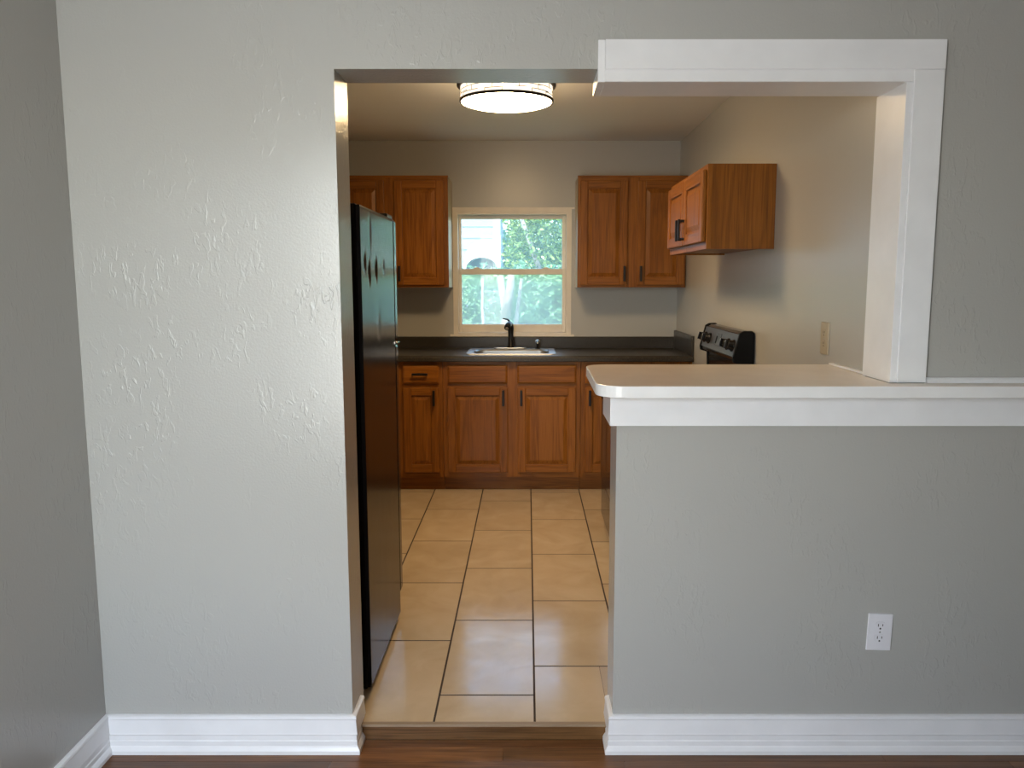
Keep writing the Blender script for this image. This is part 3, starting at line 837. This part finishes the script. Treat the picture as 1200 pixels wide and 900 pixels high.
# white arch added in place of a bright reflection in the upper pane
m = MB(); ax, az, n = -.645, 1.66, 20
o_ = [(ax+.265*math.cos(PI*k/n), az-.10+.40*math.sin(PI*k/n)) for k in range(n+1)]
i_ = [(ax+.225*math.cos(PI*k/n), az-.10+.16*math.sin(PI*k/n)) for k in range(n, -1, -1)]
m.prism(o_+i_, 'y', HY-.42, HY-.02); m.build('reflection_arch', M['extwhite'], nh)

def leaves(m, center, rad, count, size):
    bm = m.bm; c = Vector(center)
    for _ in range(count):
        while True:
            v = Vector((R.uniform(-1, 1), R.uniform(-1, 1), R.uniform(-1, 1)))
            if v.length < 1: break
        v = v.normalized()*(v.length**.5)
        p = c+Vector((v.x*rad[0], v.y*rad[1], v.z*rad[2]))
        a = Vector((R.uniform(-1, 1), R.uniform(-1, 1), R.uniform(-1, .4))).normalized()
        b = a.orthogonal().normalized(); b.rotate(Matrix.Rotation(R.uniform(0, 6.28), 3, a))
        s = size*R.uniform(.6, 1.3); n = a.cross(b)*s*.12
        q = [p, p+a*s*.5+b*s*.22+n, p+a*s, p+a*s*.5-b*s*.22+n]
        vs = [bm.verts.new(x) for x in q]
        bm.faces.new([vs[0], vs[1], vs[2]]); bm.faces.new([vs[0], vs[2], vs[3]])
def tree(name, base, clumps, trunk, tr, leaf, label, size, grp=None, cat='tree'):
    t = thing(name, base, label, cat, grp)
    m = MB()
    for pts in trunk: m.tube(pts, [tr*(1-.5*k/(len(pts)-1)) for k in range(len(pts))], 8)
    m.build('trunk', M['bark'], t)
    m = MB()
    for c, r, n in clumps: leaves(m, c, r, n, size)
    m.build('foliage', leaf, t)
    return t
tree('broadleaf_tree', (.45, 11, -.35),
     [((.10, 10.9, 1.75), (.42, .45, .55), 1900), ((.45, 11, 2.2), (.72, .6, .5), 1700), ((.0, 10.9, 2.2), (.28, .4, .5), 900), ((.25, 11.2, 1.3), (.5, .4, .4), 900)],
     [[(.45, 11, -.35), (.36, 11, .8), (.12, 10.6, 1.65), (-.08, 10.6, 2.2)], [(.33, 10.9, 1.0), (.5, 10.7, 1.6), (.6, 10.9, 2.3)]], .055, M['leafa'],
     'leafy bright green tree with slanting trunk outside the kitchen window', .075)
tree('shade_tree', (1.6, 17, -.35),
     [((1.2, 17, 1.6), (2.2, 1.2, 1.6), 2200), ((2.4, 17, 3), (2, 1.5, 1.5), 1200), ((.6, 17.5, 3.0), (2.0, 1.5, 1.6), 1200), ((.4, 18, 1.0), (1.6, 1, 1.6), 1300)],
     [[(1.6, 17, -.35), (1.6, 17, 1.2), (1.5, 17, 2.4)]], .16, M['leafb'],
     'blue-green tree farther back at the right of the kitchen window', .22)
hd = MB()
for k in range(14): leaves(hd, (-3.0+k*.42, 10.15, .62), (.42, .2, 1.0), 900, .12)
for k in range(14): leaves(hd, (-3.0+k*.42, 9.7+R.uniform(-.15, .15), .66+R.uniform(-.05, .05)), (.42, .4, .92), 1500, .075)
hg = thing('garden_hedge', (-.3, 9.7, -.35), 'green hedge outside, filling the lower window pane', 'hedge')
hd.build('foliage', M['leafc'], hg)
def reflection_trunk(x, y, w, pts, label):  # trunk shapes added to stand for pale reflections in the lower pane
    t = thing('pale_reflection', (x, y, -.35), label, 'reflection stand-in', 'trunk shapes added for pale reflections in the window')
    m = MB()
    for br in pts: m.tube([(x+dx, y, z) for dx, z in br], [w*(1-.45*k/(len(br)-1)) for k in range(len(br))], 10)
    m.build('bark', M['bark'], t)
reflection_trunk(-.49, 9.0, .022, [[(.03, -.35), (.02, .7), (-.01, 1.1), (0, 1.42)]], 'slim trunk shape added for a pale reflection, leftmost in the lower window pane')
reflection_trunk(-.245, 8.9, .062, [[(0, -.35), (.01, .8), (0, 1.1), (-.05, 1.45)], [(0, 1.0), (.05, 1.25), (.075, 1.5)]], 'thick forked trunk shape added for a pale reflection, left of the faucet')
reflection_trunk(-.125, 9.1, .030, [[(-.02, -.35), (-.02, .8), (.02, 1.1), (.06, 1.42)]], 'leaning trunk shape added for a pale reflection, right beside the thick forked one')
t = thing('garden_boulder', (.13, 9.0, -.35), 'rounded white garden boulder at the bottom of the window view', 'rock')
MB().lathe([(0, -.35), (.16, -.33), (.17, .2), (.13, .66), (.075, .755), (0, .775)], (.13, 9.0, 0), n=20).build('stone', M['extwhite'], t)

# ------------------------------------------------------------------ light
def area(name, loc, rot, sx, sy, power, color, portal=False):
    l = bpy.data.lights.new(name, 'AREA'); l.shape = 'RECTANGLE'; l.size = sx; l.size_y = sy; l.energy = power; l.color = color
    if portal: l.cycles.is_portal = True
    o = bpy.data.objects.new(name, l); COL.objects.link(o); o.location = loc; o.rotation_euler = rot
    return o
# daylight arriving through the living-room window
area('window_daylight', ((WBX[0]+WBX[1])/2, YBK-.13, (WBX[2]+WBX[3])/2), (PI/2, 0, 0), WBX[1]-WBX[0], WBX[3]-WBX[2], 56, (.93, .97, 1.))
# sky through the kitchen window (portal only guides sampling)
area('window_portal', (-.11, YB+.2, 1.45), (-PI/2, 0, 0), .8, .9, 1, (1, 1, 1), True)
bulb = bpy.data.lights.new('bulb', 'POINT'); bulb.energy = 62; bulb.color = (1., .72, .40); bulb.shadow_soft_size = .04
bo = bpy.data.objects.new('bulb', bulb); COL.objects.link(bo); bo.location = (LX, LY, ZC-.078)
sun = bpy.data.lights.new('sun', 'SUN'); sun.energy = 5.0; sun.angle = .01; sun.color = (1., .95, .86)
so = bpy.data.objects.new('sun', sun); COL.objects.link(so); so.rotation_euler = (math.radians(42), 0, math.radians(-28))
w = bpy.data.worlds.new('sky'); SC.world = w; w.use_nodes = True
nt = w.node_tree
for n in list(nt.nodes): nt.nodes.remove(n)
sky = nt.nodes.new('ShaderNodeTexSky'); sky.sky_type = 'NISHITA'; sky.sun_disc = False; sky.sun_elevation = math.radians(48); sky.sun_rotation = math.radians(200)
bg = nt.nodes.new('ShaderNodeBackground'); bg.inputs[1].default_value = 1.15
wo = nt.nodes.new('ShaderNodeOutputWorld')
nt.links.new(sky.outputs[0], bg.inputs[0]); nt.links.new(bg.outputs[0], wo.inputs[0])

# ------------------------------------------------------------------ camera and view
f = 950.; pitch = math.atan(122/f)
cam = bpy.data.cameras.new('camera'); cam.sensor_width = 36; cam.sensor_fit = 'HORIZONTAL'; cam.lens = f/1200*36; cam.shift_x = -18/1200; cam.clip_start = .02
co = bpy.data.objects.new('camera', cam); COL.objects.link(co); co.location = (0, 0, 1.405); co.rotation_euler = (PI/2-pitch, 0, 0)
SC.camera = co
SC.view_settings.view_transform = 'Standard'; SC.view_settings.look = 'None'
SC.view_settings.exposure = 0.; SC.view_settings.gamma = 1.; SC.view_settings.use_curve_mapping = False
SC.cycles.use_denoising = True
SC.cycles.max_bounces = 10; SC.cycles.diffuse_bounces = 6; SC.cycles.transparent_max_bounces = 16
